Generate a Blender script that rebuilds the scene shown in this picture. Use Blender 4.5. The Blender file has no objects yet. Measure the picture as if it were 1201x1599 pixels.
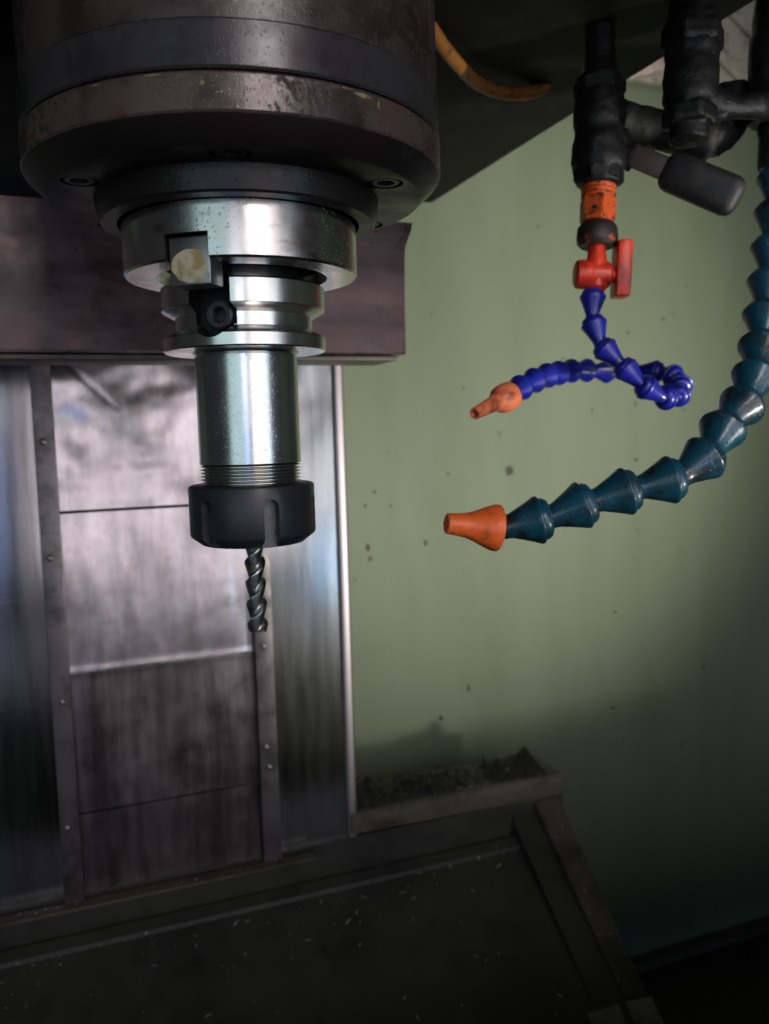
import bpy, bmesh, math, random
from mathutils import Vector, Matrix, Quaternion, noise
random.seed(7)
S = 0.001                      # everything below is written in millimetres
PI = math.pi
sc = bpy.context.scene
COL = sc.collection

# ------------------------------------------------------------------ camera
F_PX, PITCH, ROLL, YAW, DIST = 1318.4, math.radians(5.565), math.radians(-1.588), math.radians(21.0), 342.6
AZ = YAW - math.radians(8.90)
CAM = Vector((-DIST*math.sin(AZ), -DIST*math.cos(AZ), 0))
fw = Vector((math.sin(YAW)*math.cos(PITCH), math.cos(YAW)*math.cos(PITCH), -math.sin(PITCH)))
rt = Vector((math.cos(YAW), -math.sin(YAW), 0))
up = rt.cross(fw)
rt, up = math.cos(ROLL)*rt + math.sin(ROLL)*up, -math.sin(ROLL)*rt + math.cos(ROLL)*up
cd = bpy.data.cameras.new('camera'); cam = bpy.data.objects.new('camera', cd); COL.objects.link(cam)
cam.matrix_world = Matrix((( rt.x, up.x, -fw.x, CAM.x*S), (rt.y, up.y, -fw.y, CAM.y*S), (rt.z, up.z, -fw.z, CAM.z*S), (0,0,0,1)))
cd.sensor_fit = 'VERTICAL'; cd.sensor_height = 36.0; cd.lens = F_PX/1599*36
cd.clip_start = 0.01; cd.clip_end = 50
cd.dof.use_dof = True; cd.dof.focus_distance = 0.335; cd.dof.aperture_fstop = cd.lens/2.3
sc.camera = cam

# ------------------------------------------------------------------ light
w = bpy.data.worlds.new('World'); sc.world = w; w.use_nodes = True
bg = w.node_tree.nodes['Background']; bg.inputs[0].default_value = (0.55,0.58,0.62,1); bg.inputs[1].default_value = 0.040
sc.cycles.caustics_reflective = False; sc.cycles.caustics_refractive = False
sc.view_settings.view_transform = 'Standard'; sc.view_settings.look = 'None'; sc.view_settings.exposure = 0; sc.view_settings.gamma = 1

def area(name, loc, target, sx, sy, color, radiance, spread=180):
    l = bpy.data.lights.new(name, 'AREA'); l.shape = 'RECTANGLE'; l.size = sx; l.size_y = sy
    l.color = color; l.energy = radiance*PI*sx*sy; l.spread = math.radians(spread)
    o = bpy.data.objects.new(name, l); COL.objects.link(o); o.location = loc
    o.rotation_euler = (Vector(target)-Vector(loc)).to_track_quat('-Z','Y').to_euler()
    return o
# the workshop windows in front of the machine's open door
area('doorway_light', (0.24,-1.50,0.06), (0.18,0,0.06), 0.80, 0.88, (1.0,0.91,0.94), 1.9)
area('doorway_light', (0.84,-1.45,0.07), (0.15,0.30,0.05), 0.36, 0.62, (0.80,0.90,1.0), 2.2)
area('doorway_light', (0.10,-1.45,0.80), (0.05,0,0.30), 0.46, 0.56, (1.0,0.92,0.93), 0.55, 32)
area('doorway_light', (-0.95,-1.15,0.08), (0,0,0.05), 0.80, 0.90, (0.68,0.95,1.0), 0.95)
area('doorway_light', (0.92,-1.45,-0.42), (0.15,0.35,-0.1), 0.46, 0.24, (0.22,0.58,1.0), 3.2)
area('doorway_light', (-0.46,-1.45,-0.16), (-0.1,0.35,-0.1), 0.28, 0.40, (0.30,0.48,1.0), 2.0)
area('doorway_light', (-0.46,-1.45,0.22), (-0.1,0.35,0.1), 0.30, 0.34, (0.84,0.88,1.0), 3.2)
# spot added to brighten the enclosure wall, not a lamp of the machine
sl = bpy.data.lights.new('wall_fill_spot', 'SPOT'); sl.energy = 50; sl.color = (1.0,0.97,0.90); sl.spot_size = math.radians(52); sl.spot_blend = 1.0; sl.shadow_soft_size = 0.055
so = bpy.data.objects.new('wall_fill_spot', sl); COL.objects.link(so); so.location = (0.72,-0.62,-0.30)
so.rotation_euler = (Vector((0.33,0.50,0.07))-Vector(so.location)).to_track_quat('-Z','Y').to_euler()

# ------------------------------------------------------------------ materials
def N(nt, t, **k):
    n = nt.nodes.new(t)
    for a, v in k.items():
        if a in n.inputs: n.inputs[a].default_value = v
        else: setattr(n, a, v)
    return n
def rgb(c): return (c[0], c[1], c[2], 1)
def material(name, base, metal=0.0, rough=0.5, alt=None, alt_scale=20, alt_lo=0.45, alt_hi=0.65, alt_metal=None, alt_rough=None,
             spots=None, spot_scale=150, spot_lo=0.62, spot_hi=0.68, spot_mask=None, spot_bump=0.0,
             bump=0.0, bump_scale=300, stretch=(1,1,1), rough_var=0.0, drops=0.0, drop_scale=500, drop_thr=0.22, coat=0.0, spec=0.5,
             aniso=0.0, subsurf=0.0, big=0.0, big_scale=10, streak=0.0, jitter=False):
    m = bpy.data.materials.new(name); m.use_nodes = True; nt = m.node_tree; L = nt.links.new
    b = nt.nodes['Principled BSDF']
    tc = N(nt, 'ShaderNodeTexCoord'); mp = N(nt, 'ShaderNodeMapping'); mp.inputs['Scale'].default_value = stretch
    src = tc.outputs['Object']
    if jitter:
        oi = N(nt, 'ShaderNodeObjectInfo'); ad = N(nt, 'ShaderNodeVectorMath', operation='ADD')
        L(src, ad.inputs[0]); L(oi.outputs['Random'], ad.inputs[1]); src = ad.outputs[0]
    L(src, mp.inputs['Vector'])
    def noi(scale, detail=6, rgh=0.6, vec=None, off=0):
        n = N(nt, 'ShaderNodeTexNoise'); n.inputs['Scale'].default_value = scale; n.inputs['Detail'].default_value = detail; n.inputs['Roughness'].default_value = rgh
        if off:
            v = N(nt, 'ShaderNodeVectorMath', operation='ADD'); v.inputs[1].default_value = (off, off*2, off*3)
            L(vec or src, v.inputs[0]); L(v.outputs[0], n.inputs['Vector'])
        else: L(vec or src, n.inputs['Vector'])
        return n.outputs['Fac']
    def step(x, lo, hi):
        r = N(nt, 'ShaderNodeMapRange', interpolation_type='SMOOTHSTEP'); r.inputs['From Min'].default_value = lo; r.inputs['From Max'].default_value = hi
        L(x, r.inputs['Value']); return r.outputs['Result']
    def mix(f, a, c):
        x = N(nt, 'ShaderNodeMix', data_type='RGBA'); L(f, x.inputs[0])
        for v, i in ((a, 6), (c, 7)):
            if hasattr(v, 'links') or hasattr(v, 'is_linked'): L(v, x.inputs[i])
            else: x.inputs[i].default_value = rgb(v)
        return x.outputs[2]
    def fmix(f, a, c):
        x = N(nt, 'ShaderNodeMix', data_type='FLOAT'); L(f, x.inputs[0])
        for v, i in ((a, 2), (c, 3)):
            if hasattr(v, 'is_linked'): L(v, x.inputs[i])
            else: x.inputs[i].default_value = v
        return x.outputs[0]
    col = None; mtl = None; rg = None; h = None
    if alt is not None:
        f = step(noi(alt_scale, 8, 0.65, mp.outputs[0]), alt_lo, alt_hi)
        col = mix(f, base, alt)
        if alt_metal is not None: mtl = fmix(f, metal, alt_metal)
        if alt_rough is not None: rg = fmix(f, rough, alt_rough)
    if spots is not None:
        f = step(noi(spot_scale, 5, 0.6, off=3.1), spot_lo, spot_hi)
        if spot_mask:
            g = step(noi(spot_mask, 3, 0.5, off=7.7), 0.45, 0.62)
            mm = N(nt, 'ShaderNodeMath', operation='MULTIPLY'); L(f, mm.inputs[0]); L(g, mm.inputs[1]); f = mm.outputs[0]
        col = mix(f, col if col is not None else base, spots)
        mtl = fmix(f, mtl if mtl is not None else metal, 0.0); rg = fmix(f, rg if rg is not None else rough, 0.75)
        spot_f = f
    if streak:
        f = noi(28, 5, 0.6, mp.outputs[0], off=1.7)
        rr = N(nt, 'ShaderNodeMapRange'); rr.inputs['To Min'].default_value = -streak; rr.inputs['To Max'].default_value = streak; L(f, rr.inputs['Value'])
        a = N(nt, 'ShaderNodeMath', operation='ADD', use_clamp=True); L(rr.outputs[0], a.inputs[0])
        if rg is not None: L(rg, a.inputs[1])
        else: a.inputs[1].default_value = rough
        rg = a.outputs[0]
    if rough_var:
        rr = N(nt, 'ShaderNodeMapRange'); rr.inputs['From Min'].default_value = 0.3; rr.inputs['From Max'].default_value = 0.7
        rr.inputs['To Min'].default_value = -rough_var; rr.inputs['To Max'].default_value = rough_var; L(noi(45, 6, 0.6, off=5.3), rr.inputs['Value'])
        a = N(nt, 'ShaderNodeMath', operation='ADD', use_clamp=True); L(rr.outputs[0], a.inputs[0])
        if rg is not None: L(rg, a.inputs[1])
        else: a.inputs[1].default_value = rough
        rg = a.outputs[0]
    nrm = None
    def addbump(fac, dist, strength=1.0):
        nonlocal nrm
        bp = N(nt, 'ShaderNodeBump'); bp.inputs['Distance'].default_value = dist*S; bp.inputs['Strength'].default_value = strength
        L(fac, bp.inputs['Height'])
        if nrm is not None: L(nrm, bp.inputs['Normal'])
        nrm = bp.outputs['Normal']
    if big: addbump(noi(big_scale, 3, 0.5, off=9.1), big)
    if bump: addbump(noi(bump_scale, 6, 0.65, mp.outputs[0]), bump)
    if spot_bump and spots is not None:
        iv = N(nt, 'ShaderNodeMath', operation='SUBTRACT'); iv.inputs[0].default_value = 1; L(spot_f, iv.inputs[1]); addbump(iv.outputs[0], spot_bump)
    if drops:
        v = N(nt, 'ShaderNodeTexVoronoi'); v.inputs['Scale'].default_value = drop_scale; L(src, v.inputs['Vector'])
        r = N(nt, 'ShaderNodeMapRange', interpolation_type='SMOOTHSTEP'); r.inputs['From Min'].default_value = 0.0; r.inputs['From Max'].default_value = drop_thr
        r.inputs['To Min'].default_value = 1; r.inputs['To Max'].default_value = 0
        L(v.outputs['Distance'], r.inputs['Value'])
        q = N(nt, 'ShaderNodeSeparateColor'); L(v.outputs['Color'], q.inputs[0])
        g = N(nt, 'ShaderNodeMath', operation='GREATER_THAN'); g.inputs[1].default_value = 0.55; L(q.outputs[0], g.inputs[0])
        mm = N(nt, 'ShaderNodeMath', operation='MULTIPLY'); L(r.outputs[0], mm.inputs[0]); L(g.outputs[0], mm.inputs[1])
        addbump(mm.outputs[0], drops)
    if col is not None: L(col, b.inputs['Base Color'])
    else: b.inputs['Base Color'].default_value = rgb(base)
    if mtl is not None: L(mtl, b.inputs['Metallic'])
    else: b.inputs['Metallic'].default_value = metal
    if rg is not None: L(rg, b.inputs['Roughness'])
    else: b.inputs['Roughness'].default_value = rough
    if nrm is not None: L(nrm, b.inputs['Normal'])
    b.inputs['Coat Weight'].default_value = coat; b.inputs['Coat Roughness'].default_value = 0.15
    b.inputs['Specular IOR Level'].default_value = spec
    b.inputs['Anisotropic'].default_value = aniso
    if subsurf:
        b.inputs['Subsurface Weight'].default_value = subsurf; b.inputs['Subsurface Radius'].default_value = (1,0.4,0.3); b.inputs['Subsurface Scale'].default_value = 0.004
    return m

M = {}
M['ring'] = material('ground_steel_pitted', (0.58,0.555,0.54), 1, 0.22, alt=(0.30,0.215,0.17), alt_scale=60, alt_lo=0.52, alt_hi=0.74, stretch=(1,1,2.5),
    spots=(0.045,0.025,0.018), spot_scale=900, spot_lo=0.60, spot_hi=0.67, spot_mask=32, spot_bump=0.008, bump=0.006, bump_scale=900, rough_var=0.08)
M['flange'] = material('ground_steel', (0.66,0.65,0.62), 1, 0.24, bump=0.003, bump_scale=700, stretch=(1,1,8), rough_var=0.06, drops=0.02, drop_scale=700)
M['shank'] = material('oily_ground_steel', (0.66,0.67,0.65), 1, 0.235, bump=0.003, bump_scale=500, stretch=(1,1,6), rough_var=0.05, drops=0.05, drop_scale=1400, drop_thr=0.40,
    spots=(0.10,0.07,0.05), spot_scale=900, spot_lo=0.69, spot_hi=0.73)
M['black_oxide'] = material('black_oxide_steel', (0.036,0.037,0.042), 0.4, 0.36, bump=0.05, bump_scale=900, drops=0.06, drop_scale=1100, rough_var=0.06)
M['slot_face'] = material('rubbed_slot_face', (0.105,0.105,0.11), 0.5, 0.42, alt=(0.05,0.05,0.052), alt_scale=400, bump=0.04, bump_scale=900)
M['carbide'] = material('cutter_steel', (0.74,0.74,0.71), 1, 0.30, alt=(0.30,0.30,0.28), alt_scale=200, bump=0.01, bump_scale=900)
M['key'] = material('worn_key_face', (0.36,0.35,0.34), 1, 0.40, alt=(0.08,0.07,0.06), alt_scale=160, alt_lo=0.56, alt_hi=0.66, alt_metal=0.2, bump=0.03, bump_scale=500)
M['key_wear'] = material('worn_patch', (0.36,0.28,0.115), 0.35, 0.6, alt=(0.52,0.47,0.33), alt_scale=260, alt_lo=0.4, alt_hi=0.6, bump=0.06, bump_scale=500)
M['housing'] = material('oily_brown_casting', (0.060,0.047,0.042), 0.25, 0.29, alt=(0.028,0.021,0.019), alt_scale=35, alt_lo=0.42, alt_hi=0.62,
    spots=(0.012,0.008,0.007), spot_scale=260, spot_lo=0.53, spot_hi=0.62, spot_mask=22, spot_bump=0.15, bump=0.12, bump_scale=380, rough_var=0.14, spec=0.7, drops=0.05, drop_scale=800, drop_thr=0.45)
M['band'] = material('rubbed_grey_band', (0.050,0.046,0.049), 0.4, 0.27, alt=(0.030,0.026,0.027), alt_scale=40, bump=0.02, bump_scale=500, rough_var=0.12, drops=0.04, drop_scale=900, drop_thr=0.4)
M['clamp'] = material('oily_brown_ring', (0.088,0.060,0.053), 0.25, 0.27, alt=(0.036,0.025,0.022), alt_scale=40, alt_lo=0.45, alt_hi=0.62,
    spots=(0.010,0.007,0.006), spot_scale=330, spot_lo=0.53, spot_hi=0.62, spot_mask=26, spot_bump=0.12, bump=0.08, bump_scale=420, rough_var=0.16, spec=0.7, drops=0.05, drop_scale=900, drop_thr=0.45)
M['cap'] = material('dark_oily_cap_and_shade', (0.014,0.011,0.010), 0.0, 0.36, bump=0.05, bump_scale=300, rough_var=0.12, spec=0.35, drops=0.07, drop_scale=700, drop_thr=0.45)  # oily nose cap; also the painted shade under the flange
M['paint_chip'] = material('old_yellow_paint', (0.24,0.19,0.085), 0.0, 0.6, alt=(0.07,0.05,0.03), alt_scale=500)
M['bolt'] = material('dirty_bolt', (0.022,0.020,0.019), 0.3, 0.42, bump=0.05, bump_scale=600)
M['head'] = material('dark_greasy_casting', spec=0.12, base=(0.007,0.0065,0.006), rough=0.65, alt=(0.014,0.012,0.010), alt_scale=30, bump=0.5, bump_scale=120,
    spots=(0.10,0.085,0.07), spot_scale=260, spot_lo=0.70, spot_hi=0.74)
M['bracket'] = material('worn_maroon_cover', (0.085,0.050,0.054), 0.3, 0.31, alt=(0.036,0.023,0.024), alt_scale=18, alt_lo=0.42, alt_hi=0.66,
    spots=(0.45,0.38,0.33), spot_scale=160, spot_lo=0.73, spot_hi=0.76, bump=0.06, bump_scale=160, stretch=(0.5,1,2.5), rough_var=0.15, big=1.0, big_scale=25, spec=0.4)
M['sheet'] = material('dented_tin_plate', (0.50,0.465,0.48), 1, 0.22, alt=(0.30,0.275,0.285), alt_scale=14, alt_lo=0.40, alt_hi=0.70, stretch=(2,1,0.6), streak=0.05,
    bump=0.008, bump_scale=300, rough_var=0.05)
M['sheet_dark'] = material('darker_tin_plate', (0.22,0.20,0.20), 0.9, 0.32, alt=(0.09,0.078,0.078), alt_scale=16, alt_lo=0.36, alt_hi=0.68, stretch=(3,1,0.35), streak=0.12, bump=0.02, bump_scale=260, rough_var=0.08)  # darker, rougher plate metal for the two lower panels
M['strip'] = material('stainless_strip', (0.66,0.64,0.65), 1, 0.16, alt=(0.50,0.48,0.49), alt_scale=30, alt_lo=0.4, alt_hi=0.7, stretch=(4,1,0.3), streak=0.06, bump=0.004, bump_scale=200, big=0.10, big_scale=14)
M['edge'] = material('edge_trim_steel', (0.44,0.39,0.40), 1, 0.5, bump=0.02, bump_scale=200)
M['post'] = material('grey_rail', (0.17,0.15,0.155), 0.6, 0.42, alt=(0.08,0.07,0.07), alt_scale=30, bump=0.05, bump_scale=200, rough_var=0.1)
M['screw'] = material('rail_screw', (0.22,0.19,0.185), 0.9, 0.45, bump=0.03, bump_scale=600)
M['wall'] = material('pale_green_paint', (0.208,0.240,0.155), 0.0, 0.58, alt=(0.172,0.206,0.124), alt_scale=7, alt_lo=0.35, alt_hi=0.72,
    spots=(0.045,0.035,0.022), spot_scale=60, spot_lo=0.672, spot_hi=0.72, bump=0.04, bump_scale=120, stretch=(1.6,1,0.35), rough_var=0.02, spec=0.28)
M['cover'] = material('oily_dark_cover', (0.046,0.044,0.038), 0.0, 0.45, alt=(0.030,0.028,0.025), alt_scale=9, bump=0.10, bump_scale=150, rough_var=0.2, drops=0.1, drop_scale=300, drop_thr=0.4)
M['rail'] = material('dusty_brown_rail', (0.085,0.070,0.056), 0.0, 0.5, alt=(0.035,0.030,0.025), alt_scale=18, bump=0.15, bump_scale=160)
M['tan'] = material('bare_tan_plate', (0.24,0.21,0.18), 0.2, 0.5, alt=(0.16,0.13,0.11), alt_scale=25, bump=0.05, bump_scale=200)
M['floor'] = material('dark_red_brown_tray', (0.045,0.025,0.021), 0.0, 0.6, alt=(0.010,0.007,0.006), alt_scale=12, bump=0.3, bump_scale=80)
M['chips'] = material('aluminium_chip', (0.72,0.70,0.68), 0.6, 0.45)
M['swarf'] = material('wet_swarf', (0.009,0.008,0.007), 0.0, 0.6, alt=(0.022,0.020,0.018), alt_scale=150, bump=0.6, bump_scale=300)
M['teal'] = material('teal_plastic', (0.006,0.070,0.112), 0.0, 0.34, alt=(0.013,0.013,0.012), alt_scale=60, alt_lo=0.42, alt_hi=0.66, bump=0.10, bump_scale=700, drops=0.22, drop_scale=620, drop_thr=0.42, rough_var=0.14, jitter=True, coat=0.35)
M['blue'] = material('blue_plastic', (0.010,0.016,0.29), 0.0, 0.36, alt=(0.022,0.018,0.085), alt_scale=80, alt_lo=0.48, alt_hi=0.75, bump=0.03, bump_scale=600, subsurf=0.15, jitter=True, coat=0.4)
M['orange'] = material('orange_plastic', (1.0,0.165,0.03), 0.0, 0.38, alt=(0.28,0.05,0.015), alt_scale=90, alt_lo=0.50, alt_hi=0.75, spots=(0.03,0.012,0.008), spot_scale=420, spot_lo=0.64, spot_hi=0.68, bump=0.05, bump_scale=500, subsurf=0.1)
M['nozzle2'] = material('faded_orange_plastic', (0.90,0.22,0.085), 0.0, 0.42, alt=(0.36,0.08,0.04), alt_scale=90, bump=0.05, bump_scale=500, subsurf=0.1)
M['orange_dirty'] = material('grimy_orange_plastic', (0.55,0.085,0.015), 0.0, 0.4, alt=(0.018,0.012,0.010), alt_scale=210, alt_lo=0.50, alt_hi=0.62, bump=0.15, bump_scale=350, stretch=(1,1,1.6), subsurf=0.1)
M['grime'] = material('grime_with_orange', (0.020,0.013,0.011), 0.0, 0.5, alt=(0.40,0.06,0.012), alt_scale=110, alt_lo=0.56, alt_hi=0.66, bump=0.2, bump_scale=300)
M['red'] = material('red_plastic', (0.72,0.045,0.016), 0.0, 0.36, alt=(0.34,0.018,0.010), alt_scale=80, bump=0.05, bump_scale=400, subsurf=0.1)
M['valve'] = material('greasy_black_valve', base=(0.007,0.007,0.007), rough=0.42, spec=0.3, alt=(0.013,0.013,0.012), alt_scale=90, bump=0.7, bump_scale=260, spots=(0.16,0.15,0.13), spot_scale=500, spot_lo=0.70, spot_hi=0.73)
M['sleeve'] = material('black_rubber_sleeve', (0.013,0.012,0.013), 0.0, 0.55, bump=0.12, bump_scale=300, alt=(0.035,0.030,0.028), alt_scale=60)
M['stem'] = material('dirty_valve_stem', (0.15,0.10,0.09), 0.5, 0.45, bump=0.1, bump_scale=300)
M['cable'] = material('grubby_orange_cable', (0.34,0.13,0.022), 0.0, 0.5, alt=(0.10,0.05,0.02), alt_scale=130, alt_lo=0.48, alt_hi=0.66, bump=0.15, bump_scale=300)
M['beige'] = material('dirty_beige_guard', (0.46,0.41,0.33), 0.0, 0.55, alt=(0.24,0.21,0.165), alt_scale=60, alt_lo=0.45, alt_hi=0.7, bump=0.1, bump_scale=150)
M['pink'] = material('bare_bracket', (0.55,0.42,0.36), 0.1, 0.5, alt=(0.35,0.26,0.22), alt_scale=60)
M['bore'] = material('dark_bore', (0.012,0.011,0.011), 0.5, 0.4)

# ------------------------------------------------------------------ mesh helpers (mm in, metres out)
ORG = {}
def sharpen(bm, ang=32):
    lim = math.radians(ang)
    for f in bm.faces: f.smooth = True
    for e in bm.edges:
        e.smooth = len(e.link_faces) == 2 and e.calc_face_angle(0) < lim
def tag(o, label, cat, group=None):
    o['label'] = label; o['category'] = cat
    if group: o['group'] = group
    return o
def thing(name, label, cat, org, group=None):
    o = bpy.data.objects.new(name, None); COL.objects.link(o); o.empty_display_size = 0.01
    o.location = Vector(org)*S; ORG[o] = Vector(org)
    return tag(o, label, cat, group)
def obj(name, bm, mat, parent=None, org=None, ang=32):
    """links a bmesh (world mm) as one mesh object whose origin is the parent's"""
    o0 = ORG[parent] if parent else Vector(org or (0,0,0))
    bmesh.ops.recalc_face_normals(bm, faces=bm.faces)
    for v in bm.verts: v.co = (v.co - o0)*S
    sharpen(bm, ang)
    me = bpy.data.meshes.new(name); bm.to_mesh(me); bm.free(); me.materials.append(mat)
    o = bpy.data.objects.new(name, me); COL.objects.link(o)
    if parent: o.parent = parent
    else: o.location = o0*S
    ORG[o] = o0
    return o
def lathe(bm, prof, n=96, mat=None, a0=0.0, close=True):
    """prof: (r, z) list; around z, then moved by mat"""
    rings = []
    for r, z in prof:
        if r < 1e-6: rings.append([bm.verts.new((0,0,z))])
        else: rings.append([bm.verts.new((r*math.cos(a0+2*PI*i/n), r*math.sin(a0+2*PI*i/n), z)) for i in range(n)])
    for a, b in zip(rings, rings[1:]):
        if len(a) == 1 and len(b) == 1: continue
        for i in range(n):
            j = (i+1) % n
            if len(a) == 1: bm.faces.new((a[0], b[i], b[j]))
            elif len(b) == 1: bm.faces.new((a[i], a[j], b[0]))
            else: bm.faces.new((a[i], a[j], b[j], b[i]))
    if mat is not None:
        for r in rings:
            for v in r: v.co = mat @ v.co
    return rings
def frame(p, d, x=None):
    """matrix with local z along d at p"""
    q = Vector(d).to_track_quat('Z', 'Y')
    return Matrix.Translation(Vector(p)) @ q.to_matrix().to_4x4()
def box(bm, c, s, mat=None, bevel=0.0, segs=2):
    vs = [bm.verts.new((c[0]+s[0]*x/2, c[1]+s[1]*y/2, c[2]+s[2]*z/2)) for x in (-1,1) for y in (-1,1) for z in (-1,1)]
    fs = [bm.faces.new([vs[i] for i in q]) for q in ((0,1,3,2),(4,6,7,5),(0,4,5,1),(2,3,7,6),(0,2,6,4),(1,5,7,3))]
    g = list(vs)
    if bevel:
        es = {e for f in fs for e in f.edges}
        r = bmesh.ops.bevel(bm, geom=list(es), offset=bevel, segments=segs, affect='EDGES', profile=0.5)
        g = list({v for v in r['verts']} | {v for v in vs if v.is_valid})
    if mat is not None:
        for v in g: v.co = mat @ v.co
    return g
def prism(bm, pts, lift):
    """closed polygon pts (3D) extruded by vector lift"""
    a = [bm.verts.new(p) for p in pts]; b = [bm.verts.new(Vector(p)+Vector(lift)) for p in pts]
    n = len(a); bm.faces.new(a); bm.faces.new(b[::-1])
    for i in range(n): bm.faces.new((a[i], b[i], b[(i+1)%n], a[(i+1)%n]))
def spline(pts, n):
    """Catmull-Rom through pts, n samples evenly spaced by length"""
    P = [Vector(p) for p in pts]; P = [2*P[0]-P[1]] + P + [2*P[-1]-P[-2]]
    dense = []
    for i in range(1, len(P)-2):
        p0, p1, p2, p3 = P[i-1:i+3]
        for k in range(24):
            t = k/24
            dense.append(0.5*((2*p1)+(p2-p0)*t+(2*p0-5*p1+4*p2-p3)*t*t+(3*p1-p0-3*p2+p3)*t**3))
    dense.append(P[-2]); L = [0]
    for a, b in zip(dense, dense[1:]): L.append(L[-1]+(b-a).length)
    out = []; j = 0
    for i in range(n):
        s = L[-1]*i/(n-1)
        while j < len(L)-2 and L[j+1] < s: j += 1
        u = (s-L[j])/max(1e-9, L[j+1]-L[j]); out.append(dense[j].lerp(dense[j+1], u))
    return out, L[-1]
def tube(bm, pts, rads, n=16, wob=0):
    T = []; rings = []
    for i, p in enumerate(pts):
        d = (pts[min(i+1,len(pts)-1)]-pts[max(i-1,0)]).normalized(); T.append(d)
    x = T[0].orthogonal().normalized()
    for p, d, r in zip(pts, T, rads):
        x = (x - d*x.dot(d)).normalized(); y = d.cross(x)
        rings.append([bm.verts.new(p + (x*math.cos(2*PI*k/n)+y*math.sin(2*PI*k/n))*(r+random.uniform(-wob,wob))) for k in range(n)])
    for a, b in zip(rings, rings[1:]):
        for k in range(n): bm.faces.new((a[k], a[(k+1)%n], b[(k+1)%n], b[k]))
    bm.faces.new(rings[0][::-1]); bm.faces.new(rings[-1])
def cut(o, cutters, ang=32):
    """boolean difference, baked into o's mesh"""
    for c in cutters:
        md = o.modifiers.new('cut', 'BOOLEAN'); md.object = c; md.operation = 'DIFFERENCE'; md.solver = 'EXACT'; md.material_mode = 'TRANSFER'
    bpy.context.view_layer.update()
    dg = bpy.context.evaluated_depsgraph_get()
    me = bpy.data.meshes.new_from_object(o.evaluated_get(dg)); o.modifiers.clear(); old = o.data; o.data = me
    bm = bmesh.new(); bm.from_mesh(me); bmesh.ops.remove_doubles(bm, verts=bm.verts, dist=1e-7); sharpen(bm, ang); bm.to_mesh(me); bm.free()
    for c in cutters: bpy.data.objects.remove(c)
def roughen(bm, amp, scale):
    for v in bm.verts:
        p = v.co/scale
        v.co += Vector((noise.noise(p), noise.noise(p+Vector((31,7,3))), noise.noise(p+Vector((5,57,11)))))*amp
def subdiv(bm, cuts):
    bmesh.ops.subdivide_edges(bm, edges=bm.edges, cuts=cuts, use_grid_fill=True)

# ------------------------------------------------------------------ setting: wall, floor, unseen table block
bm = bmesh.new(); box(bm, (105,506,-20), (1810,12,1330)); 
wall = obj('wall', bm, M['wall']); tag(wall, 'pale green painted enclosure wall behind the coolant hoses', 'wall')
bm = bmesh.new()
prism(bm, [(150,500,-672),(1110,500,-672),(1110,500,-684),(150,500,-684)], (0,-16,0))
obj('skirting', bm, M['rail'], wall)
M['rust'] = material('rust_spot', (0.060,0.045,0.028), 0.0, 0.7, alt=(0.12,0.10,0.06), alt_scale=200)
for x, z, r in ((400,-50,5.0),(229,-124,3.0),(231,-136,2.2),(227,-79,1.5),(238,-65,1.5),(347,-104,2.0),(256,-81,1.3),(511,16,1.5),(324,-50,1.4),(542,-226,1.8),(643,14,1.3),(472,75,1.2)):
    bm = bmesh.new(); n = 16; vs = []
    for k in range(n):
        t = 2*PI*k/n; rr = r*(1+0.7*noise.noise(Vector((math.cos(t)*1.4+x, math.sin(t)*1.4, z)))); vs.append((x+rr*math.cos(t), 500.2, z+1.25*rr*math.sin(t)))
    prism(bm, vs, (0,-.45,0)); obj('rust_spot', bm, M['rust'], wall)
for x, nm in ((1010,'side_panel'),):
    bm = bmesh.new(); box(bm, (x,20,-20), (12,940,1330)); obj(nm, bm, M['wall'], wall)
bm = bmesh.new(); box(bm, (300,-100,-690), (2400,1300,12)); f = obj('floor', bm, M['floor']); f['kind'] = 'structure'
bm = bmesh.new(); box(bm, (150,-290,-408), (1700,480,170), bevel=4); f = obj('table_shade_block', bm, M['cover']); f['kind'] = 'structure'  # unseen table, placed and raised to shade the lower wall

# ------------------------------------------------------------------ head casting, rear block
hd = thing('machine_head', 'black greasy machine head casting overhanging the spindle', 'machine head', (0,150,230))
bm = bmesh.new(); box(bm, (0,160,330), (606,640,200), bevel=3); subdiv(bm, 3); roughen(bm, 1.2, 40)
obj('casting', bm, M['head'], hd)
bm = bmesh.new(); box(bm, (-60,290,176), (400,110,107), bevel=3); obj('rear_block', bm, M['head'], hd)

# cover bracket under the head
br = thing('head_cover', 'worn dark maroon cover plate below the machine head behind the tool holder', 'cover plate', (0,200,50))
bm = bmesh.new()
prof = [(-420,50),(150.5,50),(151,112),(151.6,120),(153,127),(155.5,133),(158,136.5),(-420,136.5)]
prism(bm, [(x,195,z) for x, z in prof], (0,42,0))
bmesh.ops.bevel(bm, geom=[e for e in bm.edges if abs((e.verts[0].co-e.verts[1].co).y) < .1 and e.verts[0].co.y < 196], offset=1.2, segments=2, affect='EDGES')
obj('cover_body', bm, M['bracket'], br)
bm = bmesh.new(); box(bm, (-135,222,47.8), (562,44,3.0), bevel=0.6); obj('lip', bm, M['rail'], br)

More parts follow.
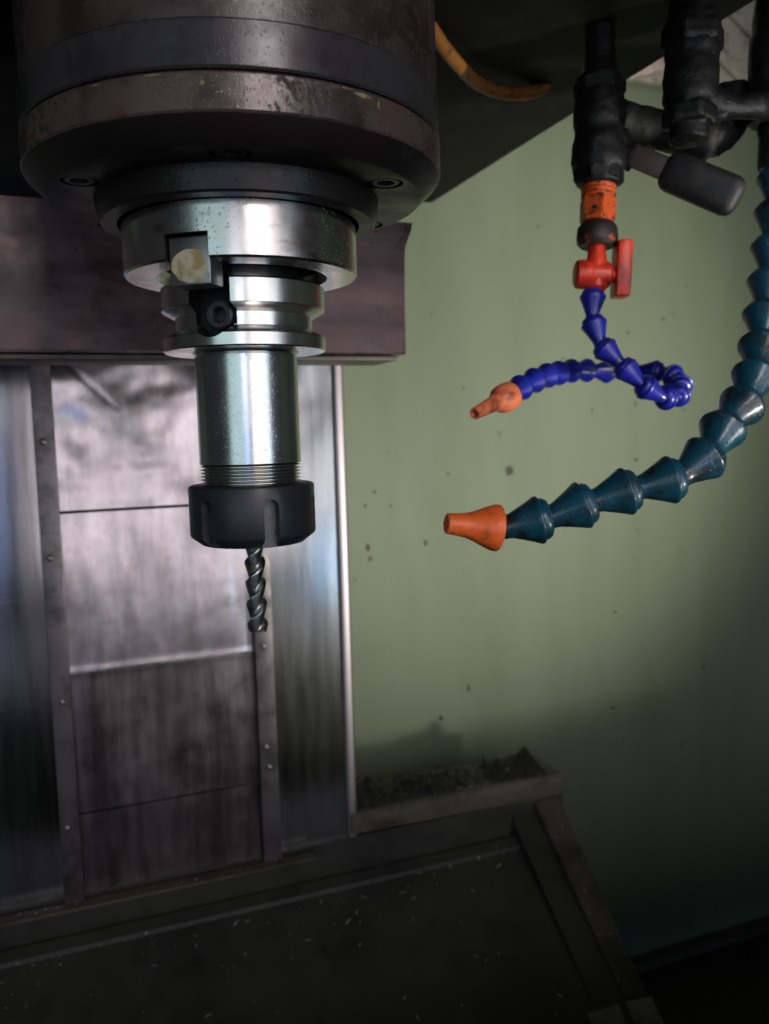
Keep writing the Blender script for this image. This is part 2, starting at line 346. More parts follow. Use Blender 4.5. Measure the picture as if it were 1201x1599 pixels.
# ------------------------------------------------------------------ column covers behind the tool
wc = thing('column_cover', 'stainless and dented tin cover panels of the machine column behind the tool', 'machine cover', (0,350,-360))
def plate(x0, x1, z0, z1, y, hfun, nx=70, nz=70, th=2.5):
    bm = bmesh.new(); g = []
    for j in range(nz+1):
        row = []
        for i in range(nx+1):
            x = x0+(x1-x0)*i/nx; z = z0+(z1-z0)*j/nz
            row.append(bm.verts.new((x, y-hfun(x,z), z)))
        g.append(row)
    for j in range(nz):
        for i in range(nx): bm.faces.new((g[j][i], g[j][i+1], g[j+1][i+1], g[j+1][i]))
    r = bmesh.ops.extrude_edge_only(bm, edges=[e for e in bm.edges if e.is_boundary])
    for v in [v for v in r['geom'] if isinstance(v, bmesh.types.BMVert)]: v.co.y = y+th
    return bm
def nz3(x, y, z): return noise.noise(Vector((x,y,z)))
def seg_dist(x, z, a, b):
    p = Vector((x,z)); a = Vector(a); b = Vector(b); t = max(0, min(1, (p-a).dot(b-a)/(b-a).length_squared)); return (p-(a+(b-a)*t)).length
def h1(x, z):
    h = 1.5*nz3(x/40, 1.3, z/30) + 0.24*nz3(x/15, 4.0, z/12) + 0.02*nz3(x/5,2,z/5)
    h -= 0.35*math.exp(-(seg_dist(x, z, (-66,60), (-28,22))/1.6)**2)
    return h
def h2(x, z): return 0.85*nz3(x/30, 9.1, z/60) + 0.20*nz3(x/9, 2.2, z/40) + 0.015*nz3(x/4,2,z/6) + (0.3*math.exp(-((z+180)/3)**2))
def h3(x, z): return 0.7*nz3(x/38, 19.1, z/60) + 0.13*nz3(x/10, 5.2, z/55) + 0.2*math.exp(-((z+181)/3)**2)
def h4(x, z): return 0.8*nz3(x/30, 29.1, z/35) + 0.15*nz3(x/9, 8.2, z/20)
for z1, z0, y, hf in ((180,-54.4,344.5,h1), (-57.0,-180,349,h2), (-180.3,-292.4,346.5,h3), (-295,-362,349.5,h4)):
    obj('panel', plate(-73, 70, z0, z1, y, hf, nz=110 if z1 > 100 else 70), M['sheet'] if z1 > -100 else M['sheet_dark'], wc, ang=60)
for s, xa, xb in ((-1,-88,-73), (1,70,86)):
    bm = bmesh.new(); box(bm, ((xa+xb)/2, 347, -90), (xb-xa-0.6, 12, 545), bevel=0.8); post = obj('guide_rail', bm, M['post'], wc)
    for z in ([-2,-89,-200,-300] if s < 0 else [-90,-175.4,-261.4,-279]):
        bm = bmesh.new(); lathe(bm, [(0,2.2),(1.4,2.1),(2.4,1.4),(2.8,0),(2.8,-2)], 16, frame(((xa+xb)/2+random.uniform(-2,2), 341.2, z), (0,-1,0)))
        obj('screw', bm, M['screw'], post)
def strip(xa, xb, bend):
    pts = []
    if bend > 0: pts = [(xa,352),(xb,352)]
    else: pts = [(xa,384)] + [(xa+7-7*math.sin(t), 359-7*math.cos(t)) for t in [PI/2*(8-k)/8 for k in range(0,8)]] + [(xa+7,352),(xb,352)]
    bm = bmesh.new(); NZ = 60; rows = []
    for j in range(NZ+1):
        z = -362+(180+362)*j/NZ; row = []
        for x, y in pts: row.append(bm.verts.new((x, y-0.25*nz3(x/60,3,z/80), z)))
        rows.append(row)
    for a, b in zip(rows, rows[1:]):
        for i in range(len(pts)-1): bm.faces.new((a[i], a[i+1], b[i+1], b[i]))
    bmesh.ops.solidify(bm, geom=bm.faces, thickness=1.2)
    return bm
obj('side_strip', strip(86,147,1), M['strip'], wc, ang=50)
bm = bmesh.new(); box(bm, (152.3,352,-91), (10.0,8,542), bevel=3.4, segs=5); obj('edge_trim', bm, M['edge'], wc, ang=60)
obj('side_strip', strip(-165,-88,-1), M['strip'], wc, ang=50)

# ------------------------------------------------------------------ sloped chip cover at the bottom
cv = thing('chip_cover', 'dark oily sloped way cover below the column', 'way cover', (0,345,-390))
def slope_pts(x, y): return (x, y, -389+(y-345)*0.667)
bm = bmesh.new(); prism(bm, [slope_pts(-420,345), slope_pts(328,345), slope_pts(328,-60), slope_pts(-420,-60)], (0,3,-8)); obj('cover_plate', bm, M['cover'], cv)
bm = bmesh.new(); prism(bm, [(337,347.5,-360.4),(364,347.5,-360.2),(363,212,-479),(339,212,-476)], (0,0,-40))
bmesh.ops.bevel(bm, geom=bm.edges[:], offset=1.0, segments=2, affect='EDGES'); obj('side_rail', bm, M['rail'], cv)
bm = bmesh.new(); prism(bm, [(340,211,-477.5),(366,211,-480),(366,150,-532),(340,150,-530)], (0,0,-30)); obj('rail_end', bm, M['tan'], cv)
bm = bmesh.new(); prism(bm, [(300,207,-478.0),(329,207,-478.0),(329,150,-519),(300,150,-519)], (0,0,4)); obj('cover_lip', bm, M['tan'], cv)
bm = bmesh.new(); prism(bm, [(150,346,-337.5),(368,346,-338),(368,346,-359.5),(150,346,-356)], (0,60,0))
bmesh.ops.bevel(bm, geom=bm.edges[:], offset=1.2, segments=2, affect='EDGES'); obj('back_beam', bm, M['rail'], cv)
bm = bmesh.new(); box(bm, (-165,340,-363), (560,16,3), bevel=0.6); obj('ledge', bm, M['rail'], cv)
bm = bmesh.new(); box(bm, (-26,354,-392), (790,12,66)); obj('channel', bm, M['cover'], cv)
bm = bmesh.new(); prism(bm, [(342,347.5,-372),(342,-60,-690),(342,-60,-720),(342,347.5,-700)], (-30,0,0)); obj('side_skirt', bm, M['cover'], cv)
bm = bmesh.new(); prism(bm, [slope_pts(-420,341), slope_pts(330,341), slope_pts(330,333), slope_pts(-420,333)], (0,1,3.5)); obj('back_lip', bm, M['cover'], cv)

# loose chips
bm = bmesh.new()
def chip(p, nrm, s):
    q = Vector(nrm).to_track_quat('Z','Y') @ Quaternion((0,0,1), random.uniform(0,2*PI)); n = 5
    R = s*random.uniform(.5,1.2); wdt = s*random.uniform(.25,.6); a1 = random.uniform(1.2,3.0); pa = []
    for k in range(n+1):
        a = a1*k/n; c = Vector((R*math.cos(a)-R, 0, R*math.sin(a)*.7)); tp = .25+.75*math.sin(PI*(k+.4)/(n+.8))
        pa.append((bm.verts.new(Vector(p)+q@(c+Vector((0,wdt*tp/2,0)))), bm.verts.new(Vector(p)+q@(c-Vector((0,wdt*tp/2,0))))))
    for a, b in zip(pa, pa[1:]): bm.faces.new((a[0], b[0], b[1], a[1]))
ns = Vector((0,-.555,.832))
for k in range(180):
    if random.random() < .55: x = random.uniform(-150,320); y = 336-abs(random.gauss(0,22))
    else: x = random.uniform(-80,325); y = random.uniform(140,335)
    p = Vector(slope_pts(x,y)); chip(p+ns*.4, ns, random.choice((.9,1.2,2.0,3.2)))
for k in range(50): chip((random.uniform(-140,86), random.uniform(333,342), -361.2), (0,0,1), random.uniform(.8,2.2))
for k in range(26):
    t = random.random(); chip((random.uniform(341,362), 345-133*t, -361.2-117*t), (0,-.66,.75), random.uniform(.8,2.0))
for k in range(24): chip((random.uniform(155,360), random.uniform(347,360), -337), (0,0,1), random.uniform(.8,2.0))
bmesh.ops.solidify(bm, geom=bm.faces, thickness=0.2)
o = obj('metal_chips', bm, M['chips']); o['kind'] = 'stuff'; tag(o, 'small bright metal chips scattered over the dark way cover', 'metal chips')

# wet swarf heaped along the beam: dark shards over a low drift
bm = bmesh.new(); NX, NY = 120, 12; g = []
def heap_h(x, t): return max(0.4, 6+13*nz3(x/26,0,5.3)+5*nz3(x/8,t*4,1.1))*math.sin(PI*t)*min(1,(357-x)/8)
for i in range(NX+1):
    x = 152+205*i/NX
    g.append([bm.verts.new((x, 352+50*j/NY, -338.2+heap_h(x, j/NY)+1.6*nz3(x/2.5,j*1.3,8)*(0 < j < NY))) for j in range(NY+1)])
for i in range(NX):
    for j in range(NY): bm.faces.new((g[i][j], g[i+1][j], g[i+1][j+1], g[i][j+1]))
for k in range(150):
    x = random.uniform(154,352); t = random.uniform(.05,.95)
    chip((x, 352+50*t, -337.5+heap_h(x,t)), (random.gauss(0,.6), random.gauss(0,.6), 1), random.uniform(2.0,7.0))
o = obj('swarf_heap', bm, M['swarf'], ang=30); o['kind'] = 'stuff'; tag(o, 'dark wet swarf heaped along the top of the way cover beam', 'swarf')

# ------------------------------------------------------------------ spindle housing
sh = thing('spindle_housing', 'dark oily round spindle housing with a bolted flange', 'spindle housing', (0,0,79))
bm = bmesh.new(); lathe(bm, [(0,231),(77.2,231),(77.2,122.4),(60,122.4)], 160); obj('barrel', bm, M['housing'], sh)
bm = bmesh.new(); lathe(bm, [(60,122.2),(77.3,122.2),(77.8,121.7),(77.8,108.8),(77.2,108),(60,108)], 160); obj('band', bm, M['band'], sh)
bm = bmesh.new(); R0 = lathe(bm, [(50,107.2),(77.4,107.2),(78.1,106.4),(78.1,96.1),(77.6,95.3),(50,95.3)], 160)
for i in range(160): bm.faces.new((R0[-1][i], R0[-1][(i+1)%160], R0[0][(i+1)%160], R0[0][i]))
obj('flange', bm, M['clamp'], sh)
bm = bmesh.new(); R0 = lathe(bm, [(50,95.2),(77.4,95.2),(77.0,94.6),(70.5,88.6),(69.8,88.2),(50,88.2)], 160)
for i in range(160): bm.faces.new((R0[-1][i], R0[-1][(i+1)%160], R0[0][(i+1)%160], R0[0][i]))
ring = obj('shaded_underside', bm, M['cap'], sh)  # separate part: shade on chamfer and underside put into its dark colour
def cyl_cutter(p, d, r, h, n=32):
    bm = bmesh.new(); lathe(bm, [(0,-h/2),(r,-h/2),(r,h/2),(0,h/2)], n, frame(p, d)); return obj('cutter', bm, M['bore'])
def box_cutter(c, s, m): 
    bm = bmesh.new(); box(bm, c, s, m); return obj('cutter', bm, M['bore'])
BR = 61.5
bolts = [math.radians(a) for a in (196, 256, 316, 16, 76, 136)]
cut(ring, [cyl_cutter((BR*math.cos(a), BR*math.sin(a), 88), (0,0,1), 6.6, 9) for a in bolts])
for a in bolts:
    m = frame((BR*math.cos(a), BR*math.sin(a), 90), (0,0,-1))
    bm = bmesh.new(); lathe(bm, [(0,-2.5),(2.9,-2.5),(2.9,1.2),(3.3,1.6),(5.1,1.6),(5.6,1.0),(5.6,-5)], 6*5, m); obj('bolt', bm, M['bolt'], sh)
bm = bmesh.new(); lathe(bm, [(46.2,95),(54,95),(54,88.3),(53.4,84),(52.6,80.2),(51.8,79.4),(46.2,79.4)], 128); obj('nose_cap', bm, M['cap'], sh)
# flakes of old yellow paint left on the flange
def flake(a_deg, z, da, dz, r=78.2):
    bm = bmesh.new(); n = 18; vs = []
    for k in range(n):
        t = 2*PI*k/n; rr = 1+0.45*nz3(math.cos(t)*1.7+a_deg, math.sin(t)*1.7, z)
        a = math.radians(a_deg+da*math.cos(t)*rr); vs.append((a, z+dz*math.sin(t)*rr))
    out = [bm.verts.new((r*math.cos(a), r*math.sin(a), zz)) for a, zz in vs]; inn = [bm.verts.new(((r-.25)*math.cos(a), (r-.25)*math.sin(a), zz)) for a, zz in vs]
    bm.faces.new(out)
    for k in range(n): bm.faces.new((out[k], inn[k], inn[(k+1)%n], out[(k+1)%n]))
    return bm
for a, z, da, dz in ((288.5,105.2,2.4,.6),(251,103.4,.5,.7),(284,106.1,1.6,.22),(240,106.2,2.0,.2),(226,106.0,1.6,.2),(293.5,104,.25,1.3)):
    obj('paint_flake', flake(a, z, da, dz), M['paint_chip'], sh)

# ------------------------------------------------------------------ spindle nose with drive keys
ACAM = math.atan2(CAM.y, CAM.x)                  # direction of the camera seen from the tool axis
KA = ACAM - math.radians(25.0)                   # the drive key, to the camera's left
sn = thing('spindle_nose', 'bright pitted steel spindle nose ring above the tool holder', 'spindle nose', (0,0,60))
bm = bmesh.new()
R = lathe(bm, [(33,59.9),(44.0,59.9),(44.8,60.7),(44.8,79.2),(44.2,79.9),(43.0,80.1),(43.0,88),(30,88),(30,64)], 160)
for i in range(160): bm.faces.new((R[-1][i], R[-1][(i+1)%160], R[0][(i+1)%160], R[0][i]))
nose = obj('nose_ring', bm, M['ring'], sn)
cuts = []
for a in (KA, KA+PI):
    m = Matrix.Rotation(a, 4, 'Z'); cuts.append(box_cutter((41,0,62.2), (24,16.6,13.2), m))
cut(nose, cuts)
for a in (KA, KA+PI):
    m = Matrix.Rotation(a, 4, 'Z')
    bm = bmesh.new(); box(bm, (37.4,0,59.8), (9.6,15.8,16.6), m, bevel=0.8, segs=2); k = obj('drive_key', bm, M['key'], sn)
    # the rubbed face of the key
    bm = bmesh.new(); vs = []; n = 22
    for q in range(n):
        t = 2*PI*q/n; rr = 1+0.22*nz3(math.cos(t)*2, math.sin(t)*2, 4.4)
        vs.append(m @ Vector((42.28, 7.0*math.cos(t)*min(1.08,rr), 57.8+5.6*math.sin(t)*min(1.1,rr))))
    prism(bm, vs, m.to_3x3() @ Vector((-.2,0,0))); obj('worn_patch', bm, M['key_wear'], k)

# ------------------------------------------------------------------ tool holder
thd = thing('tool_holder', 'shiny steel collet tool holder with grooved flange hanging from the spindle', 'tool holder', (0,0,-44))
bm = bmesh.new()
lathe(bm, [(0,80),(20,80),(22.2,57),(22.2,56.2),(30.9,56.2),(31.6,55.5),(31.6,47.2),(31.2,46.8),(26.6,44.4),(26.5,39.6),(31.2,36.9),(31.6,36.4),(31.6,32.1),(31.1,31.6),(21.0,31.6),(20.4,31.2),(19.5,30.2),(0,30.2)], 160)
fl = obj('flange', bm, M['flange'], thd)
FA = KA + math.radians(1.5)
cuts = []
for a in (FA, FA+PI):
    m = Matrix.Rotation(a, 4, 'Z'); cuts.append(box_cutter((31,0,50.5), (18.4,16.2,21.5), m))
ca, sa = math.cos(FA), math.sin(FA); tx = Vector((-sa, ca, 0)); rad = Vector((ca, sa, 0))
hole = rad*30 + tx*0.2 + Vector((0,0,42.2))
cuts.append(cyl_cutter(hole, rad, 7.4, 16.4))
cut(fl, cuts)
bm = bmesh.new(); lathe(bm, [(0,-1.5),(2.6,-1.5),(2.6,2.6),(3.1,3.2),(4.6,3.2),(5.3,2.5),(5.3,-8)], 36, frame(rad*24 + tx*1.6 + Vector((0,0,43.2)), rad)); obj('set_screw', bm, M['black_oxide'], thd)
bm = bmesh.new(); lathe(bm, [(0,31.9),(19.4,31.9),(19.4,30.4),(20.0,29.8),(20.0,-11.6),(19.7,-11.9),(18.6,-12.0),(0,-12)], 160); obj('shank', bm, M['shank'], thd)
prof = [(0,-11.9)]; z = -11.95
for k in range(7): prof += [(17.9,z),(19.8,z-.55),(19.8,z-.75),(17.9,z-1.28)]; z -= 1.31
prof += [(18,z),(0,z)]
bm = bmesh.new(); lathe(bm, prof, 144); obj('thread', bm, M['flange'], thd, ang=20)
bm = bmesh.new(); lathe(bm, [(0,-19.9),(23.6,-19.9),(24.7,-20.4),(25,-21.0),(25,-39.3),(24.6,-40.3),(20.6,-43.4),(19.8,-43.7),(8,-43.7),(7.4,-42.6),(0,-42.6)], 160); nut = obj('collet_nut', bm, M['black_oxide'], thd)
cuts = []
for k in range(6):
    a = ACAM + math.radians(16.5+60*k); m = Matrix.Rotation(a, 4, 'Z')
    bm = bmesh.new(); pts = [(20.3,-3.0,-47),(20.3,3.0,-47),(20.3,3.0,-28.0)] + [(20.3,3*math.cos(t),-28.0+3*math.sin(t)) for t in [PI*i/12 for i in range(1,12)]] + [(20.3,-3.0,-28.0)]
    prism(bm, [m @ Vector(p) for p in pts], m.to_3x3() @ Vector((8,0,0))); cuts.append(obj('cutter', bm, M['slot_face']))
cut(nut, cuts)
md = nut.modifiers.new('edge', 'BEVEL'); md.width = 0.35*S; md.segments = 2; md.limit_method = 'ANGLE'; md.angle_limit = math.radians(40)
bm = bmesh.new(); lathe(bm, [(7.3,-42.7),(7.3,-43.3),(6.9,-43.6),(4.1,-43.6),(4.0,-42.7)], 48); obj('collet', bm, M['flange'], thd)

# ------------------------------------------------------------------ end mill
em = thing('end_mill', 'two flute steel end mill with spiral flutes below the black collet nut', 'end mill', (0,0,-81))
bm = bmesh.new(); rows = []; NZ = 150; NA = 72; Z0, Z1 = -43.0, -80.2
for j in range(NZ+1):
    z = Z0+(Z1-Z0)*j/NZ; tw = z/17.0*2*PI; row = []
    for i in range(NA):
        a = 2*PI*i/NA; p = ((a-tw) % PI)/PI          # one lobe per half turn
        if p < 0.07: r = 4.0
        elif p < 0.84: r = 4.0-1.75*((p-.07)/.77)**1.1
        else: r = 2.25+1.75*((p-.84)/.16)**1.4
        r *= 1.05; row.append(bm.verts.new((r*math.cos(a), r*math.sin(a), z)))
    rows.append(row)
for a, b in zip(rows, rows[1:]):
    for i in range(NA): bm.faces.new((a[i], a[(i+1)%NA], b[(i+1)%NA], b[i]))
c = bm.verts.new((0,0,Z1+1.0))
for i in range(NA): bm.faces.new((rows[-1][i], rows[-1][(i+1)%NA], c))
obj('flutes', bm, M['carbide'], em, ang=26)
bm = bmesh.new(); lathe(bm, [(0,-40),(3.95,-40),(3.95,-44.6),(3.4,-45.4),(0,-45.4)], 40); obj('shaft', bm, M['carbide'], em)

# ------------------------------------------------------------------ segmented hoses
def segment_mesh(name, R, L, mat):
    bm = bmesh.new()
    prof = [(.34,-.10),(.43,-.05),(.49,.0),(.495,.10),(.525,.18),(.66,.36),(.81,.55),(.925,.68),(.98,.74),(1.0,.775),(.99,.81),(.95,.83),(.88,.84),(.87,.88),(.845,.94),(.77,1.0),(.62,1.04),(.5,1.06)]
    lathe(bm, [(r*R, s*L) for r, s in prof], 40)
    bmesh.ops.recalc_face_normals(bm, faces=bm.faces)
    for v in bm.verts: v.co *= S
    sharpen(bm, 50); me = bpy.data.meshes.new(name); bm.to_mesh(me); bm.free(); me.materials.append(mat); return me
def hose(root, pts, n, R, mat):
    P, Ltot = spline(pts, n+1); L = Ltot/n; print('hose seg length', L)
    me = segment_mesh('segment', R, L, mat); first = None
    for i in range(n):
        d = (P[i+1]-P[i]).normalized()
        if first is None: o = bpy.data.objects.new('segment', me); first = o
        else: o = first.copy()
        COL.objects.link(o); o.parent = root
        o.rotation_mode = 'QUATERNION'; o.rotation_quaternion = d.to_track_quat('Z','Y') @ Quaternion((0,0,1), random.uniform(0,6.28))
        o.location = (P[i]-ORG[root])*S
    return P
def nozzle(root, tip, base, R, rt_, mat, flare):
    tip, base = Vector(tip), Vector(base); d = base-tip; L = d.length
    bm = bmesh.new()
    pr = [(rt_*.62,4),(rt_*.66,0.15),(rt_*.75,0),(rt_*.96,0.1),(rt_,.6)] + [(rt_+(R-rt_)*u, L*s) for s, u in flare] + [(R*.99,L*.985),(R*.93,L),(R*.72,L),(R*.6,L*.9)]
    lathe(bm, pr, 48, frame(tip, d)); return obj('nozzle', bm, mat, root, ang=45)

th_ = thing('coolant_hose', 'thick teal segmented coolant hose curving in from the right edge to an orange nozzle', 'coolant hose', (334,61,120), 'segmented coolant hoses')
teal_pts = [(122.9, 15.8, -47.7), (145.3, 7.7, -43.1), (162.9, 1.6, -36.5), (184.3, -6.0, -30.5), (198.6, -11.2, -27.6), (216.1, -12.9, -20.7), (226.6, -9.2, -8.2), (240.3, -3.8, 1.3), (256.8, 0.7, 12.0), (268.6, 7.5, 27.3), (277.0, 13.9, 37.8), (284.6, 20.0, 51.0), (291.7, 25.1, 65.1), (298.5, 29.5, 80.1), (303.6, 33.4, 94.9), (307.9, 36.5, 109.6), (313.3, 40.3, 124.8), (318.3, 44.1, 138.5)]
hose(th_, teal_pts, 14, 11.6, M['teal'])
nozzle(th_, (94.4,18.4,-44.1), (119.6,15.1,-47.6), 11.2, 4.9, M['orange'], [(.2,.05),(.38,.16),(.52,.34),(.66,.58),(.80,.82),(.90,.96)])

bh = thing('coolant_hose', 'thin dark blue segmented hose looping under the red valve', 'coolant hose', (227,91,77), 'segmented coolant hoses')
blue_pts = [(226.5, 91.3, 77.3), (226.1, 90.8, 71.0), (224.0, 87.9, 56.2), (227.0, 82.2, 43.5), (235.9, 74.3, 31.8), (241.3, 70.3, 24.2), (252.2, 67.5, 15.9), (265.7, 70.6, 13.7), (281.6, 80.0, 17.4), (291.3, 94.4, 26.3), (294.0, 109.0, 30.9), (290.0, 121.5, 33.4), (281.0, 128.3, 34.0), (262.5, 133.1, 33.5), (245.7, 130.1, 34.9), (226.9, 122.0, 32.7), (208.0, 109.6, 30.3), (185.3, 96.2, 24.7), (167.1, 85.2, 17.4)]
hose(bh, blue_pts[::-1], 18, 7.6, M['blue'])
nozzle(bh, (137.5,71.8,7.2), tuple(Vector(blue_pts[-1])), 8.0, 3.3, M['nozzle2'], [(.2,.06),(.45,.2),(.60,.32),(.66,.55),(.72,.9),(.80,1.0),(.9,1.0)])

# ------------------------------------------------------------------ red plastic valve above the blue hose
rv = thing('plastic_valve', 'red plastic tap with orange threaded fitting below the black ball valve', 'plastic valve', (228,91,77))
ax0, ax1 = Vector((227.8,90.6,75.4)), Vector((233.5,95.2,140.7)); d = (ax1-ax0).normalized(); LV = (ax1-ax0).length
def along(t): return frame(ax0, d)
A = frame(ax0, d)
bm = bmesh.new(); lathe(bm, [(0,-1),(5,-1),(5,2),(6.6,4),(6.6,18),(5.4,22),(5.0,29),(0,29)], 32, A); body = obj('valve_body', bm, M['red'], rv)
vx = Vector((math.cos(YAW), -math.sin(YAW), 0)); vx = (vx - d*vx.dot(d)).normalized()       # across the pipe
bm = bmesh.new(); lathe(bm, [(0,-12.6),(6.2,-12.6),(8.0,-11.6),(8.4,-9.5),(8.4,-4),(7.6,-3),(7.6,7),(6.5,8),(4.5,9),(4.5,13),(0,13)], 32, frame(ax0+d*11.5, vx)); obj('cross_barrel', bm, M['red'], rv)
bm = bmesh.new(); box(bm, (0,0,0), (16,32,8.5), frame(ax0+d*15+vx*14.8, vx) @ Matrix.Rotation(0,4,'Z'), bevel=1.2)
o = obj('lever', bm, M['red'], rv)
bm = bmesh.new(); lathe(bm, [(0,28.0),(9.8,28.0),(11.6,30),(12.0,33.5),(11.5,38.5),(9.4,41.5),(7.5,42.5),(0,42.5)], 40, A); obj('union_ring', bm, M['grime'], rv)
bm = bmesh.new(); lathe(bm, [(0,42),(9.5,42),(10.9,43.2),(10.9,55.5),(9.8,56.6),(0,56.6)], 6, A); bmesh.ops.bevel(bm, geom=bm.edges[:], offset=.5, segments=2, affect='EDGES'); obj('hex_collar', bm, M['orange_dirty'], rv)
pr = [(0,56)]
for k in range(4): pr += [(9.4,56+k*2.6),(10.1,56.8+k*2.6),(10.1,57.6+k*2.6),(9.4,58.4+k*2.6)]
pr += [(9.2,LV+2),(0,LV+2)]
bm = bmesh.new(); lathe(bm, pr, 40, A); obj('threaded_end', bm, M['orange_dirty'], rv)

# ------------------------------------------------------------------ black ball valves
def vaxis(p0, p1): p0, p1 = Vector(p0), Vector(p1); return p0, (p1-p0).normalized(), (p1-p0).length
def crusty(bm, a=.6, s=5):
    bmesh.ops.triangulate(bm, faces=[f for f in bm.faces if len(f.verts) > 4])
    for k in range(3):
        long = [e for e in bm.edges if e.calc_length() > 3.2]
        if long: bmesh.ops.subdivide_edges(bm, edges=long, cuts=1, use_grid_fill=True)
    roughen(bm, a*.8, s); roughen(bm, a*.55, s/2.6)
bv = thing('ball_valve', 'grimy black ball valve with lever handle above the red tap', 'ball valve', (233.5,95.2,141), 'black ball valves')
p0, d, L = vaxis((233.5,95.2,138.5), (239.0,101.2,226))
A = frame(p0, d)
bm = bmesh.new(); lathe(bm, [(0,0),(11,0),(12.8,1.2),(13.4,8),(15.2,9.5),(15.8,14),(15.6,24),(14.6,26),(14.0,32),(15.0,36),(14.6,50),(13.2,55),(12.9,62),(11.5,64),(0,64)], 40, A); crusty(bm, .9, 6); obj('valve_body', bm, M['valve'], bv, ang=60)
bm = bmesh.new(); lathe(bm, [(0,1),(13.2,1),(15.2,2.4),(15.2,9),(13.2,10.4),(0,10.4)], 6, A, a0=.4); bmesh.ops.bevel(bm, geom=bm.edges[:], offset=.6, segments=2, affect='EDGES'); obj('lower_nut', bm, M['valve'], bv)
bm = bmesh.new(); lathe(bm, [(0,52),(13.6,52),(15.4,53.4),(15.4,60),(13.6,61.4),(0,61.4)], 6, A, a0=.1); bmesh.ops.bevel(bm, geom=bm.edges[:], offset=.6, segments=2, affect='EDGES'); obj('upper_nut', bm, M['valve'], bv)
pr = [(0,61)]
for k in range(6): pr += [(8.6,61+k*1.9),(10.2,61.8+k*1.9),(8.6,62.6+k*1.9)]
bm = bmesh.new(); lathe(bm, pr+[(0,73)], 32, A); obj('thread_collar', bm, M['valve'], bv)
bm = bmesh.new(); lathe(bm, [(0,60),(9.2,60),(9.6,66),(8.6,68),(8.6,L+8),(0,L+8)], 8, A); crusty(bm, .5, 5); obj('pipe_nipple', bm, M['valve'], bv, ang=60)
h0, h1, h2_ = Vector((244,96,160.0)), Vector((262,77,147)), Vector((290.5,44.0,121.5))
bm = bmesh.new(); lathe(bm, [(0,0),(12.5,0),(13.5,3),(13,12),(10,15),(8,16),(8,21),(0,21)], 28, frame(h0-(h1-h0).normalized()*8, h1-h0)); crusty(bm, .5, 5); obj('stem_boss', bm, M['valve'], bv, ang=60)
d2 = (h2_-h1).normalized()
side = d2.cross(Vector((0.3,-0.8,-.5))).normalized(); nrm = side.cross(d2).normalized()
def bar(a, b, wd, tk, bev):
    mid = (a+b)/2; Lb = (b-a).length; m = Matrix.Translation(mid) @ Matrix((side, nrm, d2)).transposed().to_4x4()
    bm = bmesh.new(); box(bm, (0,0,0), (wd, tk, Lb), m, bevel=bev, segs=3); return bm
obj('handle_stem', bar(h1-d2*22, h1+d2*9, 13, 5, 1.0), M['stem'], bv)
obj('handle_sleeve', bar(h1+d2*3, h2_, 22.5, 14, 6.2), M['sleeve'], bv)

bv2 = thing('ball_valve', 'black crusted ball valve between the red tap valve and the right edge', 'ball valve', (266,57,150), 'black ball valves')
p0, d, L = vaxis((266.0,57.3,154.5), (273.6,62,240)); A = frame(p0, d)
bm = bmesh.new(); lathe(bm, [(0,0),(9,0),(10.5,1),(10.8,8),(12.5,9.5),(12.8,20),(14.6,23),(15.2,34),(14.2,44),(15,48),(15,66),(13.2,69),(12.6,L),(0,L)], 40, A); crusty(bm, .8, 6); obj('valve_body', bm, M['valve'], bv2, ang=60)
bm = bmesh.new(); lathe(bm, [(0,8),(13.4,8),(15.2,9.4),(15.2,18),(13.4,19.4),(0,19.4)], 6, A, a0=.2); bmesh.ops.bevel(bm, geom=bm.edges[:], offset=.6, segments=2, affect='EDGES'); crusty(bm,.3,4); obj('lower_nut', bm, M['valve'], bv2, ang=60)
bm = bmesh.new(); lathe(bm, [(0,50),(15.6,50),(17.4,51.4),(17.4,62),(15.6,63.4),(0,63.4)], 6, A, a0=.6); bmesh.ops.bevel(bm, geom=bm.edges[:], offset=.6, segments=2, affect='EDGES'); crusty(bm,.3,4); obj('upper_nut', bm, M['valve'], bv2, ang=60)
bm = bmesh.new(); tube(bm, [Vector((270,57,178)),Vector((280,54,175.5)),Vector((292,50,173.5)),Vector((304,48,175)),Vector((322,52,178))], [9.5,9.2,6.2,7.2,8.2], 24); crusty(bm, .5, 5); obj('cross_pipe', bm, M['valve'], bv2, ang=60)
bm = bmesh.new(); lathe(bm, [(0,0),(7.5,0),(8.2,1),(8.2,7),(7.2,8),(0,8)], 6, frame((279.5,54,174.5), Vector((.9,-.28,-.1)))); crusty(bm, .3, 5); obj('gland_nut', bm, M['bolt'], bv2)
bv3 = thing('ball_valve', 'black ball valve cut off by the right edge above the teal hose', 'ball valve', (330,59,170), 'black ball valves')
p0, d, L = vaxis((329.5,59.2,171.0), (331,57,242)); A = frame(p0, d)
bm = bmesh.new(); lathe(bm, [(0,0),(13.0,0),(14.2,1),(14.2,22),(15.6,24),(15.8,48),(14.4,50),(13.8,L),(0,L)], 40, A); crusty(bm, .7, 6); obj('valve_body', bm, M['valve'], bv3, ang=60)
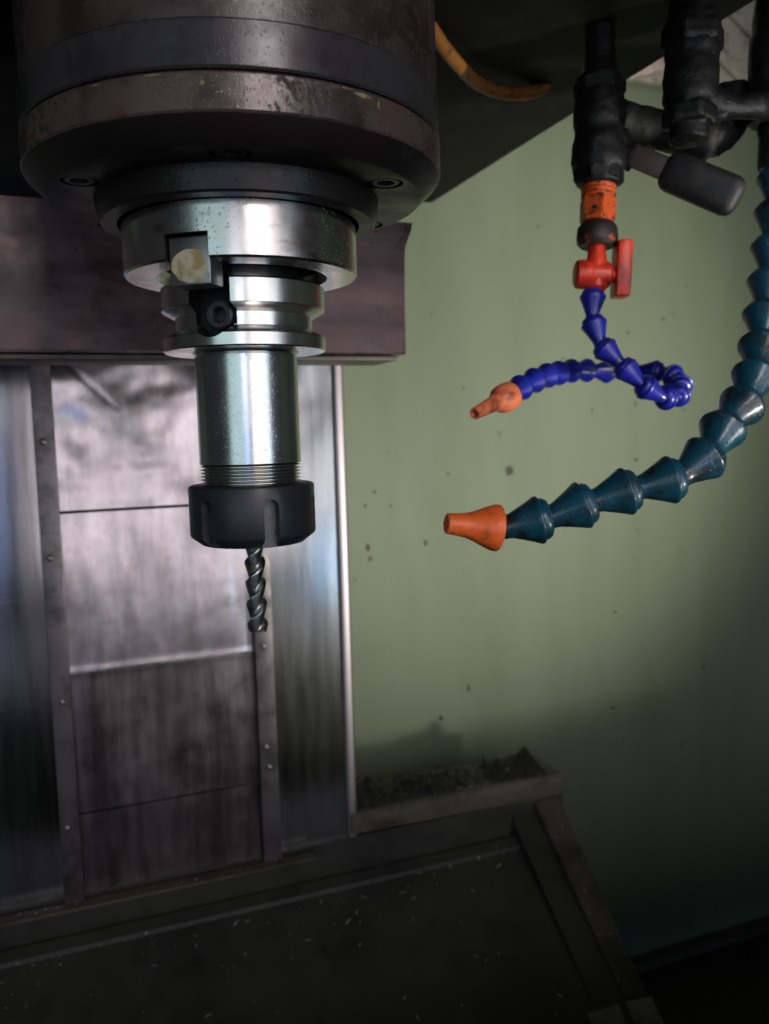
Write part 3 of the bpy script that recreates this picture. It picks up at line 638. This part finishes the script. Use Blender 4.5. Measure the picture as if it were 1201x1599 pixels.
bm = bmesh.new(); lathe(bm, [(0,-26),(8.6,-26),(9.2,-24),(9.2,-8),(10,-6),(10,0.5),(0,.5)], 32, frame((331.5,59.5,172), d)); obj('hose_tail', bm, M['valve'], bv3)

# manifold pipe and elbow behind the valves
mf = thing('coolant_pipe', 'grimy dark coolant pipe with round elbow behind the ball valves', 'pipe', (290,90,160))
bm = bmesh.new(); pts = [Vector((238,112,190)),Vector((262,108,182)),Vector((286,100,176)),Vector((306,92,171)),Vector((316,88,174)),Vector((322,86,184)),Vector((325,86,200))]
pp, _ = spline(pts, 30); tube(bm, pp, [11.5]*30, 24); crusty(bm, 1.2, 7); obj('elbow', bm, M['swarf'], mf, ang=60)
bm = bmesh.new(); lathe(bm, [(0,-4),(14,-4),(15,-2),(15,7),(14,9),(0,9)], 32, frame((302,93.5,172), (20,-8,-5))); crusty(bm, 1.0, 6); obj('collar', bm, M['swarf'], mf, ang=60)

# orange cable below the head
bm = bmesh.new(); pts, _ = spline([(120,118,232),(140,126,229),(153.8,137.3,225),(171.7,152.6,222),(198.5,174.2,221),(227.6,183.7,222),(250.5,185.0,228),(260,185,238)], 60)
tube(bm, pts, [4.2+.4*nz3(i/2.3,0,0) for i in range(60)], 16)
o = obj('cable', bm, M['cable'], org=(200,174,221), ang=60); tag(o, 'grubby orange cable looping under the machine head', 'cable')

# dirty beige guard at the top right behind the valves
gp = thing('guard_panel', 'dirty beige ribbed guard panel behind the valves in the top right corner', 'guard panel', (600,470,390))
bm = bmesh.new(); box(bm, (640,480,520), (520,6,280)); obj('sheet', bm, M['beige'], gp)
for k in range(4):
    a = Vector((560+75*k*0, 474, 0)); m = Matrix.Translation((650,474,430+62*k)) @ Matrix.Rotation(math.radians(32), 4, 'Y')
    bm = bmesh.new(); box(bm, (0,0,0), (620,7,12), m, bevel=2); obj('rib', bm, M['beige'], gp)
bm = bmesh.new(); box(bm, (0,0,0), (60,8,38), Matrix.Translation((548,455,395)) @ Matrix.Rotation(math.radians(-18),4,'Y'), bevel=2)
o = obj('mounting_plate', bm, M['pink'], org=(548,455,395)); tag(o, 'small pale pinkish plate showing between the two black valves', 'plate')
